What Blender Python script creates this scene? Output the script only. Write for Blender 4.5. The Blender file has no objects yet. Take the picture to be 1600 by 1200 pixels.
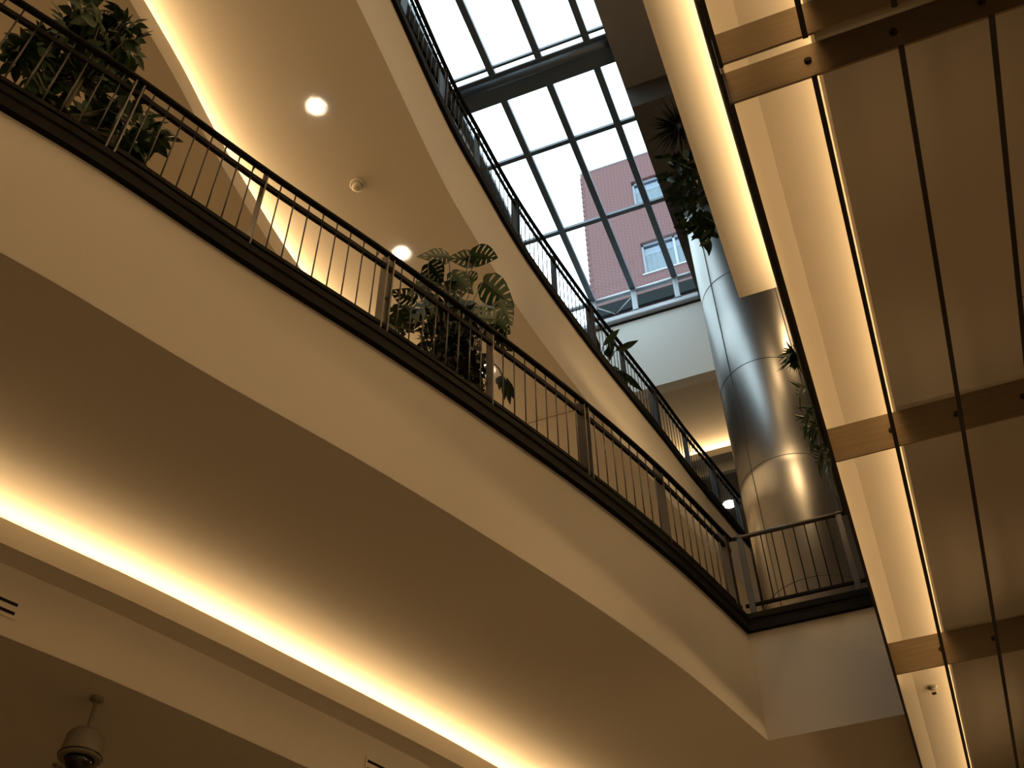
import bpy, bmesh, math, random
from mathutils import Vector, Matrix
random.seed(7)
PI = math.pi
S = bpy.context.scene
COL = S.collection

# ------------------------------------------------------------------ camera
# world: +Y runs down the atrium, +Z up, eye at the origin (1.6 m above the ground floor)
cd = bpy.data.cameras.new('camera'); cam = bpy.data.objects.new('camera', cd); COL.objects.link(cam)
cd.sensor_width = 36.0; cd.lens = 39.095; cd.clip_start = 0.05; cd.clip_end = 300
right = Vector((0.93071502, 0.36566514, -0.00765172))
down = Vector((-0.2695478, 0.67162986, -0.69011398))
fwd = Vector((-0.2472115, 0.64436195, 0.72366024))
m = Matrix((right, -down, -fwd)).transposed().to_4x4()
cam.matrix_world = m
S.camera = cam

# ------------------------------------------------------------------ view, world
S.view_settings.view_transform = 'Standard'; S.view_settings.look = 'None'
S.view_settings.gamma = 1.0; S.view_settings.exposure = 0.0
S.view_settings.use_curve_mapping = False
try:
    S.cycles.use_denoising = True
    S.cycles.sample_clamp_indirect = 4.0
    S.cycles.max_bounces = 8
    S.cycles.diffuse_bounces = 5
    S.cycles.caustics_reflective = False
    S.cycles.caustics_refractive = False
except Exception:
    pass
W = bpy.data.worlds.new('overcast_sky'); S.world = W; W.use_nodes = True
bg = W.node_tree.nodes['Background']
bg.inputs[0].default_value = (0.80, 0.94, 1.0, 1); bg.inputs[1].default_value = 3.5

WARM = (1.0, 0.64, 0.30)
K_COVE2, K_COVE3, K_COVER, K_COVER3, K_COVE4, K_AMB, K_SPOT, K_SIDE, K_WASH = 7.3, 14.5, 6.2, 170.0, 28.0, 0.1, 32.0, 18.0, 100.0

def strip_lamp(name, loc, power, length, width, along, aim, color=WARM):
    d = bpy.data.lights.new(name, 'AREA'); d.energy = power; d.color = color; d.shape = 'RECTANGLE'; d.size, d.size_y = length, width
    o = bpy.data.objects.new(name, d); COL.objects.link(o)
    X = Vector(along).normalized(); Z = -Vector(aim); Z = (Z - X * Z.dot(X)).normalized(); Y = Z.cross(X)
    o.matrix_world = Matrix.Translation(Vector(loc)) @ Matrix((X, Y, Z)).transposed().to_4x4()
    return o

def lamp(name, kind, loc, power, color=WARM, size=(1, .1), aim=(0, 0, 1), rotz=0.0, **kw):
    d = bpy.data.lights.new(name, kind); d.energy = power; d.color = color
    if kind == 'AREA':
        d.shape = 'RECTANGLE'; d.size, d.size_y = size
    for k, v in kw.items(): setattr(d, k, v)
    o = bpy.data.objects.new(name, d); COL.objects.link(o); o.location = loc
    q = Vector(aim).to_track_quat('-Z', 'Y')
    o.rotation_euler = q.to_euler()
    if rotz is not None and abs(aim[2]) > .99:
        o.rotation_euler = (PI if aim[2] > 0 else 0, 0, rotz)
    return o

# ------------------------------------------------------------------ materials
def mat(name, color, rough=0.6, metal=0.0, noise=0.0, nscale=3.0, bump=0.0, bscale=60.0, emit=None, estr=0.0, stretch=None, spec=None):
    mt = bpy.data.materials.new(name); mt.use_nodes = True
    nt = mt.node_tree; p = nt.nodes['Principled BSDF']
    p.inputs['Base Color'].default_value = (*color, 1)
    p.inputs['Roughness'].default_value = rough
    p.inputs['Metallic'].default_value = metal
    if spec is not None: p.inputs['Specular IOR Level'].default_value = spec
    tc = nt.nodes.new('ShaderNodeTexCoord'); mp = nt.nodes.new('ShaderNodeMapping')
    nt.links.new(tc.outputs['Object'], mp.inputs['Vector'])
    if stretch: mp.inputs['Scale'].default_value = stretch
    if noise > 0:
        n = nt.nodes.new('ShaderNodeTexNoise'); n.inputs['Scale'].default_value = nscale; n.inputs['Detail'].default_value = 4
        nt.links.new(mp.outputs[0], n.inputs['Vector'])
        r = nt.nodes.new('ShaderNodeMix'); r.data_type = 'RGBA'
        r.inputs['A'].default_value = (*[c * (1 - noise) for c in color], 1)
        r.inputs['B'].default_value = (*[min(1, c * (1 + noise)) for c in color], 1)
        nt.links.new(n.outputs['Fac'], r.inputs['Factor'])
        nt.links.new(r.outputs['Result'], p.inputs['Base Color'])
    if bump > 0:
        n2 = nt.nodes.new('ShaderNodeTexNoise'); n2.inputs['Scale'].default_value = bscale; n2.inputs['Detail'].default_value = 3
        nt.links.new(mp.outputs[0], n2.inputs['Vector'])
        b = nt.nodes.new('ShaderNodeBump'); b.inputs['Strength'].default_value = bump; b.inputs['Distance'].default_value = 0.01
        nt.links.new(n2.outputs['Fac'], b.inputs['Height']); nt.links.new(b.outputs[0], p.inputs['Normal'])
    if emit:
        p.inputs['Emission Color'].default_value = (*emit, 1); p.inputs['Emission Strength'].default_value = estr
    return mt

M = {}
M['plaster'] = mat('plaster', (0.66, 0.62, 0.545), 0.85, noise=0.02, nscale=1.5, bump=0.05, bscale=80)
M['white_plaster'] = mat('white_plaster', (0.80, 0.82, 0.80), 0.8, noise=0.02, bump=0.05)
M['floor'] = mat('floor', (0.25, 0.21, 0.16), 0.4, noise=0.1, nscale=2)
M['dark_steel'] = mat('dark_steel', (0.008, 0.008, 0.007), 0.7, metal=0.0, noise=0.1, nscale=20, spec=0.06)
M['rail_steel'] = mat('rail_steel', (0.07, 0.066, 0.062), 0.42, metal=0.5, noise=0.12, nscale=15)
M['fin_steel'] = mat('fin_steel', (0.28, 0.225, 0.16), 0.33, metal=0.92, noise=0.25, nscale=4, stretch=(1, 1, 10))
M['edge_steel'] = mat('edge_steel', (0.16, 0.11, 0.075), 0.55, noise=0.1)
M['black_bar'] = mat('black_bar', (0.012, 0.009, 0.008), 0.6, noise=0.1)
M['sky_steel'] = mat('sky_steel', (0.13, 0.16, 0.19), 0.5, metal=0.3, noise=0.05)
M['grey_sill'] = mat('grey_sill', (0.45, 0.49, 0.54), 0.45, metal=0.3, noise=0.03)
M['brushed'] = mat('brushed', (0.38, 0.38, 0.375), 0.37, metal=1.0, noise=0.05, nscale=30, stretch=(1, 1, 0.05), bump=0.03, bscale=20)
M['seam'] = mat('seam', (0.03, 0.03, 0.03), 0.6, noise=0.05)
M['roof_brown'] = mat('roof_brown', (0.27, 0.25, 0.24), 0.8, noise=0.05)
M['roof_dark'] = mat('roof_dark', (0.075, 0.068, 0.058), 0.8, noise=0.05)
M['outside_dark'] = mat('outside_dark', (0.022, 0.027, 0.028), 1.0, noise=0.1, spec=0.0)
M['outside_gravel'] = mat('outside_gravel', (0.25, 0.23, 0.22), 1.0, noise=0.2, nscale=8, spec=0.0)
M['leaf'] = mat('leaf', (0.008, 0.030, 0.005), 0.5, noise=0.45, nscale=6, spec=0.3)
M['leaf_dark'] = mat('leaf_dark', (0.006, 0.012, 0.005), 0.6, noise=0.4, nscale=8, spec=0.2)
M['leaf_bright'] = mat('leaf_bright', (0.05, 0.10, 0.02), 0.4, noise=0.5, nscale=6)
M['leaf_orange'] = mat('leaf_orange', (0.42, 0.13, 0.02), 0.5, noise=0.3)
M['stem'] = mat('stem', (0.06, 0.05, 0.025), 0.7, noise=0.3, nscale=12)
M['pot'] = mat('pot', (0.06, 0.05, 0.045), 0.6, noise=0.15)
M['soil'] = mat('soil', (0.02, 0.014, 0.01), 0.95, noise=0.4, nscale=30)
M['cam_grey'] = mat('cam_grey', (0.20, 0.18, 0.14), 0.5, noise=0.05)
M['cam_black'] = mat('cam_black', (0.006, 0.006, 0.006), 0.12, noise=0.05)
M['white_metal'] = mat('white_metal', (0.5, 0.47, 0.4), 0.4, noise=0.03)
M['slot_black'] = mat('slot_black', (0.004, 0.003, 0.003), 0.9, noise=0.05)
M['curtain'] = mat('curtain', (0.20, 0.235, 0.255), 0.9, noise=0.05)
M['win_frame'] = mat('win_frame', (0.32, 0.35, 0.42), 0.5, noise=0.05)
M['lamp_glass'] = mat('lamp_glass', (0.9, 0.9, 0.9), 0.4, emit=(1.0, 0.93, 0.82), estr=9.0)
M['hairline'] = mat('hairline', (0.12, 0.06, 0.03), 0.9, noise=0.05)

def glass_mat(name, tint, fac=0.05):
    mt = bpy.data.materials.new(name); mt.use_nodes = True; nt = mt.node_tree; nt.nodes.clear()
    o = nt.nodes.new('ShaderNodeOutputMaterial'); t = nt.nodes.new('ShaderNodeBsdfTransparent'); g = nt.nodes.new('ShaderNodeBsdfGlossy')
    t.inputs[0].default_value = (*tint, 1); g.inputs['Roughness'].default_value = 0.02
    g.inputs[0].default_value = (.8, .85, .9, 1)
    mx = nt.nodes.new('ShaderNodeMixShader'); mx.inputs[0].default_value = fac
    nt.links.new(t.outputs[0], mx.inputs[1]); nt.links.new(g.outputs[0], mx.inputs[2]); nt.links.new(mx.outputs[0], o.inputs[0])
    return mt
M['glass'] = glass_mat('skylight_glass', (0.93, 0.97, 0.98), 0.012)
M['front_glass'] = glass_mat('front_glass', (0.93, 0.97, 0.98), 0.0)
M['win_glass'] = glass_mat('window_glass', (0.80, 0.86, 0.90), 0.08)

def brick_mat():
    mt = bpy.data.materials.new('brick'); mt.use_nodes = True; nt = mt.node_tree; p = nt.nodes['Principled BSDF']
    tc = nt.nodes.new('ShaderNodeTexCoord'); mp = nt.nodes.new('ShaderNodeMapping'); mp.inputs['Rotation'].default_value = (PI / 2, 0, 0)
    b = nt.nodes.new('ShaderNodeTexBrick')
    b.inputs['Color1'].default_value = (0.155, 0.078, 0.078, 1); b.inputs['Color2'].default_value = (0.145, 0.078, 0.08, 1)
    b.inputs['Mortar'].default_value = (0.20, 0.145, 0.15, 1); b.inputs['Scale'].default_value = 1.0
    b.inputs['Brick Width'].default_value = 0.25; b.inputs['Row Height'].default_value = 0.083; b.inputs['Mortar Size'].default_value = 0.009
    nt.links.new(tc.outputs['Object'], mp.inputs[0]); nt.links.new(mp.outputs[0], b.inputs['Vector'])
    nt.links.new(b.outputs['Color'], p.inputs['Base Color']); p.inputs['Roughness'].default_value = 1.0; p.inputs['Specular IOR Level'].default_value = 0.0
    return mt
M['brick'] = brick_mat()

# ------------------------------------------------------------------ mesh helpers
def link(name, bm, m_, parent=None, smooth=False, bevel=0.0):
    me = bpy.data.meshes.new(name); bmesh.ops.recalc_face_normals(bm, faces=bm.faces[:]); bm.to_mesh(me); bm.free()
    me.materials.append(M[m_])
    if smooth:
        for f in me.polygons: f.use_smooth = True
    o = bpy.data.objects.new(name, me); COL.objects.link(o)
    if parent:
        o.parent = parent; o.matrix_parent_inverse = Matrix.Translation(parent.location).inverted() if parent.type == 'EMPTY' and parent.parent is None else Matrix.Identity(4)
    if bevel:
        b = o.modifiers.new('bevel', 'BEVEL'); b.width = bevel; b.segments = 2; b.limit_method = 'ANGLE'
    return o

def thing(name, label, cat, loc=(0, 0, 0), group=None):
    o = bpy.data.objects.new(name, None); COL.objects.link(o); o.location = loc; o.empty_display_size = .1
    o['label'] = label; o['category'] = cat
    if group: o['group'] = group
    return o

def tag(o, label, cat, group=None):
    o['label'] = label; o['category'] = cat
    if group: o['group'] = group
    return o

def struct(o): o['kind'] = 'structure'; return o

def box(bm, x0, x1, y0, y1, z0, z1):
    v = [bm.verts.new((x, y, z)) for z in (z0, z1) for y in (y0, y1) for x in (x0, x1)]
    for f in ((0, 1, 3, 2), (4, 6, 7, 5), (0, 4, 5, 1), (2, 3, 7, 6), (0, 2, 6, 4), (1, 5, 7, 3)):
        bm.faces.new([v[i] for i in f])

def boxm(*a):
    bm = bmesh.new(); box(bm, *a); return bm

def tube(bm, pts, r, n=8, caps=True):
    pts = [Vector(p) for p in pts]; rings = []
    for i, p in enumerate(pts):
        a = pts[max(0, i - 1)]; b = pts[min(len(pts) - 1, i + 1)]
        t = (b - a).normalized(); u = t.cross(Vector((0, 0, 1)))
        if u.length < 1e-3: u = Vector((1, 0, 0))
        u.normalize(); w = t.cross(u).normalized()
        rr = r[i] if isinstance(r, (list, tuple)) else r
        rings.append([bm.verts.new(p + u * (rr * math.cos(2 * PI * k / n)) + w * (rr * math.sin(2 * PI * k / n))) for k in range(n)])
    for i in range(len(rings) - 1):
        for k in range(n):
            bm.faces.new((rings[i][k], rings[i][(k + 1) % n], rings[i + 1][(k + 1) % n], rings[i + 1][k]))
    if caps:
        bm.faces.new(rings[0][::-1]); bm.faces.new(rings[-1])

def tubem(pts, r, n=8):
    bm = bmesh.new(); tube(bm, pts, r, n); return bm

def lathe(bm, cx, cy, prof, n=32, caps=True):
    rings = [[bm.verts.new((cx + r * math.cos(2 * PI * k / n), cy + r * math.sin(2 * PI * k / n), z)) for k in range(n)] for r, z in prof]
    for i in range(len(rings) - 1):
        for k in range(n):
            bm.faces.new((rings[i][k], rings[i][(k + 1) % n], rings[i + 1][(k + 1) % n], rings[i + 1][k]))
    if caps:
        bm.faces.new(rings[0][::-1]); bm.faces.new(rings[-1])

def lathem(cx, cy, prof, n=32):
    bm = bmesh.new(); lathe(bm, cx, cy, prof, n); return bm

def smooth_curve(pts, step=0.25):
    """Catmull-Rom through plan points, resampled evenly."""
    P = [Vector((p[0], p[1])) for p in pts]; P = [P[0] * 2 - P[1]] + P + [P[-1] * 2 - P[-2]]
    out = []
    for i in range(1, len(P) - 2):
        for k in range(20):
            t = k / 20; a, b, c, d = P[i - 1:i + 3]
            out.append(0.5 * ((2 * b) + (c - a) * t + (2 * a - 5 * b + 4 * c - d) * t * t + (3 * b - a - 3 * c + d) * t ** 3))
    out.append(P[-2])
    L = [0]
    for i in range(1, len(out)): L.append(L[-1] + (out[i] - out[i - 1]).length)
    n = max(2, round(L[-1] / step)); res = []; j = 0
    for k in range(n + 1):
        s = L[-1] * k / n
        while j < len(L) - 2 and L[j + 1] < s: j += 1
        f = (s - L[j]) / max(1e-9, L[j + 1] - L[j]); res.append(out[j].lerp(out[j + 1], min(1, f)))
    return res

def normals(C):
    N = []
    for i in range(len(C)):
        t = (C[min(len(C) - 1, i + 1)] - C[max(0, i - 1)]).normalized(); N.append(Vector((-t.y, t.x)))
    return N

def offset(C, d): return [c + n * d for c, n in zip(C, normals(C))]

def sweep(bm, C, sec):
    """closed section [(offset to the left, z)] swept along plan curve C"""
    N = normals(C)
    R = [[bm.verts.new((c.x + n.x * o, c.y + n.y * o, z)) for o, z in sec] for c, n in zip(C, N)]
    k = len(sec)
    for i in range(len(R) - 1):
        for j in range(k):
            bm.faces.new((R[i][j], R[i][(j + 1) % k], R[i + 1][(j + 1) % k], R[i + 1][j]))
    bm.faces.new(R[0][::-1]); bm.faces.new(R[-1])

def sweepm(C, sec):
    bm = bmesh.new(); sweep(bm, C, sec); return bm

def slab(bm, poly, z0, z1):
    lo = [bm.verts.new((p[0], p[1], z0)) for p in poly]; hi = [bm.verts.new((p[0], p[1], z1)) for p in poly]
    n = len(poly)
    f1 = bm.faces.new(lo); f2 = bm.faces.new(hi[::-1])
    for i in range(n): bm.faces.new((lo[i], lo[(i + 1) % n], hi[(i + 1) % n], hi[i]))
    bmesh.ops.triangulate(bm, faces=[f1, f2])

def slabm(poly, z0, z1):
    bm = bmesh.new(); slab(bm, poly, z0, z1); return bm

def at_y(C, y):
    for i in range(len(C) - 1):
        if C[i].y <= y <= C[i + 1].y: return C[i].lerp(C[i + 1], (y - C[i].y) / (C[i + 1].y - C[i].y))
    return C[-1]

# ------------------------------------------------------------------ plan curves
N_PTS = [(-6.3, -1.6), (-5.4, 0.1), (-4.72, 1.4), (-4.32, 2.13), (-3.97, 2.79), (-3.50, 3.83), (-2.97, 4.91), (-2.48, 6.02), (-2.01, 7.18), (-1.60, 8.37), (-1.23, 9.72)]
CN = smooth_curve(N_PTS)
L2_PTS = [(-8.7, -2.5), (-7.8, -.6), (-6.9, 1.3), (-6.1, 3.0), (-5.51, 4.33), (-5.08, 5.24), (-4.77, 5.97), (-4.63, 6.32), (-4.02, 7.89), (-3.63, 9.02), (-3.2, 10.4), (-2.8, 12), (-2.6, 14), (-2.6, 18)]
CL2 = smooth_curve(L2_PTS)
M_PTS = [(-3.0, -3), (-3.08, 1), (-3.13, 3.97), (-3.19, 6.1), (-3.15, 7.13), (-3.07, 8.3), (-2.90, 9.5), (-2.70, 10.66), (-2.53, 11.5), (-2.31, 12.6), (-2.12, 13.66), (-1.90, 14.65), (-1.68, 15.7)]
CM = smooth_curve(M_PTS)
L3_PTS = [(-4.7, -3), (-4.9, 1), (-5.02, 3.16), (-5.07, 3.95), (-5.16, 4.76), (-5.22, 6.09), (-5.19, 6.92), (-5.05, 8.2), (-4.85, 9.6), (-4.6, 11), (-4.3, 12.4), (-3.9, 14), (-3.4, 16), (-3.2, 18)]
CL3 = smooth_curve(L3_PTS)
XR = 0.02                        # face of the right-hand second-floor balcony
END_Y = 9.72                     # face of the end bridge of the second floor

# ------------------------------------------------------------------ outer shell
struct(link('floor', boxm(-14, 9, -6, 21.5, -1.7, -1.6), 'floor'))
struct(link('wall_left', boxm(-14.2, -14, -6, 21.5, -1.6, 19.3), 'plaster'))
struct(link('wall_right', boxm(9, 9.2, -6, 21.5, -1.6, 19.3), 'plaster'))
struct(link('wall_front', boxm(-14, 9, -6.2, -6, -1.6, 19.3), 'plaster'))
struct(link('wall_back', boxm(-14, 9, 21.5, 21.7, -1.6, 18.2), 'plaster'))

# ------------------------------------------------------------------ second-floor balcony, left + end bridge
b2 = thing('balcony', 'long curved cream balcony front and soffit of the lower gallery, crossing the photo diagonally', 'balcony', (-1.23, 9.72, 5.16))
path = CN + [Vector((XR, END_Y))]
link('fascia', sweepm(CN, [(0, 5.16), (0, 6.31), (.14, 6.31), (.14, 5.16)]), 'plaster', b2)
fe = link('end_fascia', boxm(-1.23, XR, END_Y, END_Y + .14, 5.16, 6.31), 'plaster', b2); fe['label'] = 'shaded end panel joining the curved front'
inN = offset(CN, .02)
link('soffit', slabm([(p.x, p.y) for p in offset(CN, .001)] + [(-1.23, END_Y), (XR, END_Y), (XR, 18), (-2.6, 18)] + [(p.x, p.y) for p in reversed(offset(CL2, .2)) if p.y < 17.9], 5.156, 5.16), 'plaster', b2)
link('floor_slab', slabm([(p.x, p.y) for p in inN] + [(-1.21, END_Y + .02), (XR + .1, END_Y + .02), (XR + .1, 21.4), (-13.9, 21.4), (-13.9, -1.6)], 6.33, 6.5), 'floor', b2)
ch = [(-.05, 6.31), (-.05, 6.36), (-.035, 6.375), (-.035, 6.43), (-.05, 6.445), (-.05, 6.51), (.16, 6.51), (.16, 6.31)]
bm = bmesh.new(); sweep(bm, CN, ch); ec = link('edge_channel', bm, 'dark_steel', b2); ec['label'] = 'black steel channel capping the front'
bm = bmesh.new(); sweep(bm, [Vector((-1.30, END_Y)), Vector((XR, END_Y))], ch)
link('edge_channel', bm, 'dark_steel', b2)
# ------------------------------------------------------------------ second-floor light cove and lower ceiling
cv = thing('light_cove', 'cream cove ledge with hidden warm light under the lower gallery', 'light cove', (-4.77, 5.97, 4.83))
link('lip', sweepm(CL2, [(0, 5.02), (0, 4.83), (.03, 4.83), (.03, 5.02)]), 'plaster', cv)
link('ledge', sweepm(CL2, [(.03, 4.83), (.03, 4.86), (.21, 4.86), (.21, 4.83)]), 'plaster', cv)
link('bulkhead', sweepm(CL2, [(.21, 4.315), (.21, 5.155), (.4, 5.155), (.4, 4.315)]), 'plaster', cv)
struct(link('ceiling', slabm([(p.x, p.y) for p in offset(CL2, .211)] + [(-13.95, 18), (-13.95, -2.3)], 4.311, 4.315), 'plaster'))

def cove_lamps(C, off, z, power, step=5, y0=-9, y1=99, up=.6):
    N = normals(C)
    for i in range(0, len(C) - step, step):
        a = C[i] + N[i] * off; b = C[i + step] + N[i + step] * off
        mid = (a + b) / 2; d = b - a; n = N[i + step // 2]
        if not (y0 < mid.y < y1): continue
        strip_lamp('cove_lamp', (mid.x, mid.y, z), power * d.length, d.length * .99, .04, (d.x, d.y, 0), (-n.x, -n.y, up))
cove_lamps(CL2, .17, 4.995, K_COVE2, y1=16)

# ------------------------------------------------------------------ railings
def railing(root, C, z, spacing0, posts_y, n_bal, max_bal=100, steel='rail_steel'):
    """posts at the given y, rails following the curve, n_bal rods per bay"""
    hand = [(p.x, p.y, z + 1.0) for p in offset(C, .0)]
    link('handrail', tubem(hand, .028, 10), 'dark_steel', root, smooth=True)
    link('middle_rail', sweepm(offset(C, .02), [(-.012, z + .835), (-.012, z + .885), (.018, z + .885), (.018, z + .835)]), 'dark_steel', root)
    link('bottom_rail', sweepm(offset(C, .02), [(-.018, z + .11), (-.018, z + .15), (.018, z + .15), (.018, z + .11)]), 'dark_steel', root)
    cnt = 0; spare = bmesh.new(); has_spare = False
    for i, y in enumerate(posts_y):
        p = at_y(C, y); q = at_y(C, y + .05); t = (q - p).normalized() if (q - p).length > 1e-6 else (C[-1] - C[-3]).normalized(); n = Vector((-t.y, t.x))
        post(root, p, t, n, z, double=(i % 2 == 0), steel=steel)
        if i < len(posts_y) - 1:
            y2 = posts_y[i + 1]
            for k in range(1, n_bal + 1):
                c = at_y(C, y + (y2 - y) * k / (n_bal + 1)); nn = n * .02
                bmm = bmesh.new() if cnt < max_bal else spare
                tube(bmm, [(c.x + nn.x, c.y + nn.y, z + .13), (c.x + nn.x, c.y + nn.y, z + .99)], .0065, 6)
                if cnt < max_bal: link('baluster', bmm, steel, root, smooth=True)
                else: has_spare = True
                cnt += 1
    if has_spare:
        o = link('balusters', spare, steel, root, smooth=True); o['kind'] = 'stuff'
    else: spare.free()

def post(root, p, t, n, z, double=False, steel='rail_steel'):
    bm = bmesh.new()
    for s in ((-.032, .032) if double else (0,)):
        prof = [(.0, -.06), (.0, .97), (.085, 1.10), (.085, .94), (.085, -.06)] if not double else [(-.01, -.06), (-.01, 1.0), (.085, 1.035), (.085, -.06)]
        a = [bm.verts.new((p.x + t.x * (s - .006) + n.x * o, p.y + t.y * (s - .006) + n.y * o, z + h)) for o, h in prof]
        b = [bm.verts.new((p.x + t.x * (s + .006) + n.x * o, p.y + t.y * (s + .006) + n.y * o, z + h)) for o, h in prof]
        k = len(prof); bm.faces.new(a[::-1]); bm.faces.new(b)
        for j in range(k): bm.faces.new((a[j], a[(j + 1) % k], b[(j + 1) % k], b[j]))
    if double:
        for h0 in (.12, .5, .86):
            c = p + n * .04
            tube(bm, [(c.x - t.x * .034, c.y - t.y * .034, z + h0), (c.x + t.x * .034, c.y + t.y * .034, z + h0)], .012, 8)
    o = link('post', bm, steel, root)
    # small bracket rod under the handrail
    br = bmesh.new(); a = p - t * .12
    tube(br, [(p.x + n.x * .03, p.y + n.y * .03, z + .90), (a.x + n.x * .05, a.y + n.y * .05, z + .93), (a.x, a.y, z + .985)], .006, 6)
    link('bracket', br, steel, o, smooth=True)

CNR = offset(CN, .0)
r2 = thing('railing', 'dark steel baluster railing running along the whole curved lower gallery', 'railing', (-2.48, 6.02, 6.5))
railing(r2, CNR, 6.5, 0, [0.75, 1.78, 2.79, 3.83, 4.93, 6.02, 7.18, 8.37, 9.62], 8)

re_ = thing('railing', 'short straight dark railing on the end bridge in front of the steel column', 'railing', (-.6, END_Y, 6.5))
link('handrail', tubem([(-1.21, END_Y, 7.5), (XR, END_Y, 7.5)], .026, 10), 'rail_steel', re_, smooth=True)
link('bottom_rail', boxm(-1.2, XR, END_Y - .01, END_Y + .02, 6.62, 6.65), 'dark_steel', re_)
for k in range(9):
    x = -1.02 + k * .117
    link('baluster', tubem([(x, END_Y, 6.63), (x, END_Y, 7.49)], .0065, 6), 'dark_steel', re_, smooth=True)
for x in (-1.13, -.07):
    link('post', boxm(x - .03, x + .03, END_Y - .02, END_Y + .03, 6.45, 7.53), 'rail_steel', re_, bevel=.003)

rr = thing('railing', 'steel railing seen edge-on along the right-hand lower gallery', 'railing', (XR, 6, 6.5))
link('handrail', tubem([(.008, -2, 7.5), (.008, END_Y, 7.5)], .026, 10), 'rail_steel', rr, smooth=True)
link('bottom_rail', boxm(XR, XR + .03, -2, END_Y, 6.61, 6.65), 'dark_steel', rr)
for k in range(11):
    y = -1.0 + k * 1.05
    link('post', boxm(XR + .01, XR + .08, y - .01, y + .01, 6.4, 7.46), 'rail_steel', rr)
for k in range(90):
    y = -.5 + k * .112
    link('baluster', tubem([(XR + .02, y, 6.63), (XR + .02, y, 7.49)], .006, 5), 'rail_steel', rr, smooth=True)

# ------------------------------------------------------------------ right-hand second-floor balcony: underside seen from below
br2 = thing('balcony', 'brown underside of the right-hand gallery with a lit cove edge', 'balcony', (XR, 4, 5.16))
link('fascia', boxm(XR, XR + .014, -3, END_Y, 5.16, 6.5), 'plaster', br2)
bm = bmesh.new()   # inner slope rising from the edge to the cove ceiling
v = [bm.verts.new(c) for c in ((XR + .013, -3, 5.486), (.173, -3, 5.5), (.173, 18, 5.5), (XR + .013, 18, 5.486), (XR + .013, -3, 5.52), (.173, -3, 5.53), (.173, 18, 5.53), (XR + .013, 18, 5.52))]
for f in ((0, 1, 2, 3), (7, 6, 5, 4), (0, 4, 5, 1), (3, 2, 6, 7), (1, 5, 6, 2), (0, 3, 7, 4)): bm.faces.new([v[i] for i in f])
link('inner_slope', bm, 'plaster', br2)
link('cove_ceiling', boxm(.173, .95, -3, 18, 5.5, 5.55), 'plaster', br2)
lp = link('cove_lip', boxm(.5, .53, -3, 18, 5.2, 5.4), 'plaster', br2)
link('cove_ledge', boxm(.53, .8, -3, 18, 5.2, 5.24), 'plaster', br2)
link('soffit', boxm(.8, 8.9, -3, 18, 5.2, 5.5), 'plaster', br2)
link('floor_slab', boxm(XR + .12, 8.9, -3, 21.4, 6.3, 6.5), 'floor', br2)
for k in range(20):
    strip_lamp('cove_lamp', (.76, -2.4 + k * 1.0, 5.40), K_COVER, .99, .04, (0, 1, 0), (-1, 0, .6))
hb = bmesh.new()
box(hb, 1.327, 1.331, 3.8, 5.1, 5.196, 5.2); box(hb, 1.327, 1.9, 5.1, 5.104, 5.196, 5.2)
ho = link('access_hatch', hb, 'hairline'); tag(ho, 'hairline outline of an access hatch on the brown soffit at right', 'hatch')

# ------------------------------------------------------------------ steel fin and bar frame under the right-hand soffit
fr = thing('steel_frame', 'dark steel frame of cross fins and thin bars hung under the right soffit', 'frame', (XR, 5, 4.87))
for y, lab in ((2.75, 'nearest fin'), (2.97, None), (5.77, None), (8.52, None), (11.3, None), (14.1, None)):
    f = link('cross_fin', boxm(XR + .012, 4.2, y, y + .012, 4.87, 5.16), 'fin_steel', fr)
for y0, y1 in ((-3, 2.762), (2.97, 16.5)):
    for i, x in enumerate((.415, .825, 1.235, 1.65, 2.06, 2.5, 2.9, 3.3)):
        link('bar', boxm(x, x + .026, y0, y1, 4.858, 4.87), 'black_bar', fr)
    link('edge_bar', boxm(XR, XR + .012, y0, y1, 4.87, 5.16), 'edge_steel', fr)
    link('edge_trim', boxm(XR - .004, XR + .016, y0, y1, 4.855, 4.87), 'black_bar', fr)
    link('edge_trim', boxm(XR - .006, XR + .004, y0, y1, 5.15, 5.17), 'black_bar', fr)
for y in (2.97, 5.77, 8.52):
    for x in (.415, .825, 1.235):
        bm = bmesh.new(); tube(bm, [(x + .013, y - .012, 5.01), (x + .013, y, 5.01)], .018, 10); link('bolt', bm, 'black_bar', fr)

# ------------------------------------------------------------------ third floor, left
b3 = thing('balcony', 'cream balcony front and soffit of the upper left gallery below the skylight', 'balcony', (-3.1, 8, 10.6))
link('fascia', sweepm(CM, [(0, 10.6), (0, 11.85), (.14, 11.85), (.14, 10.6)]), 'plaster', b3)
inM = offset(CM, .02)
link('soffit', slabm([(p.x, p.y) for p in offset(CM, .001)] + [(-1.66, 18)] + [(p.x, p.y) for p in reversed(offset(CL3, .3)) if p.y < 17.9], 10.596, 10.6), 'plaster', b3)
link('floor_slab', slabm([(p.x, p.y) for p in inM] + [(-1.66, 21.4), (-13.9, 21.4), (-13.9, -3)], 11.85, 12.0), 'floor', b3)
ec = link('edge_channel', sweepm(CM, [(-.05, 11.85), (-.05, 12.0), (.16, 12.0), (.16, 11.85)]), 'dark_steel', b3)
cv3 = thing('light_cove', 'cream cove ledge with hidden warm light under the upper left gallery', 'light cove', (-5.2, 6, 10.2))
link('lip', sweepm(CL3, [(0, 10.48), (0, 10.2), (.03, 10.2), (.03, 10.48)]), 'plaster', cv3)
link('ledge', sweepm(CL3, [(.03, 10.2), (.03, 10.24), (.31, 10.24), (.31, 10.2)]), 'plaster', cv3)
link('bulkhead', sweepm(CL3, [(.31, 10.2), (.31, 10.6), (.4, 10.6), (.4, 10.2)]), 'plaster', cv3)
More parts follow.
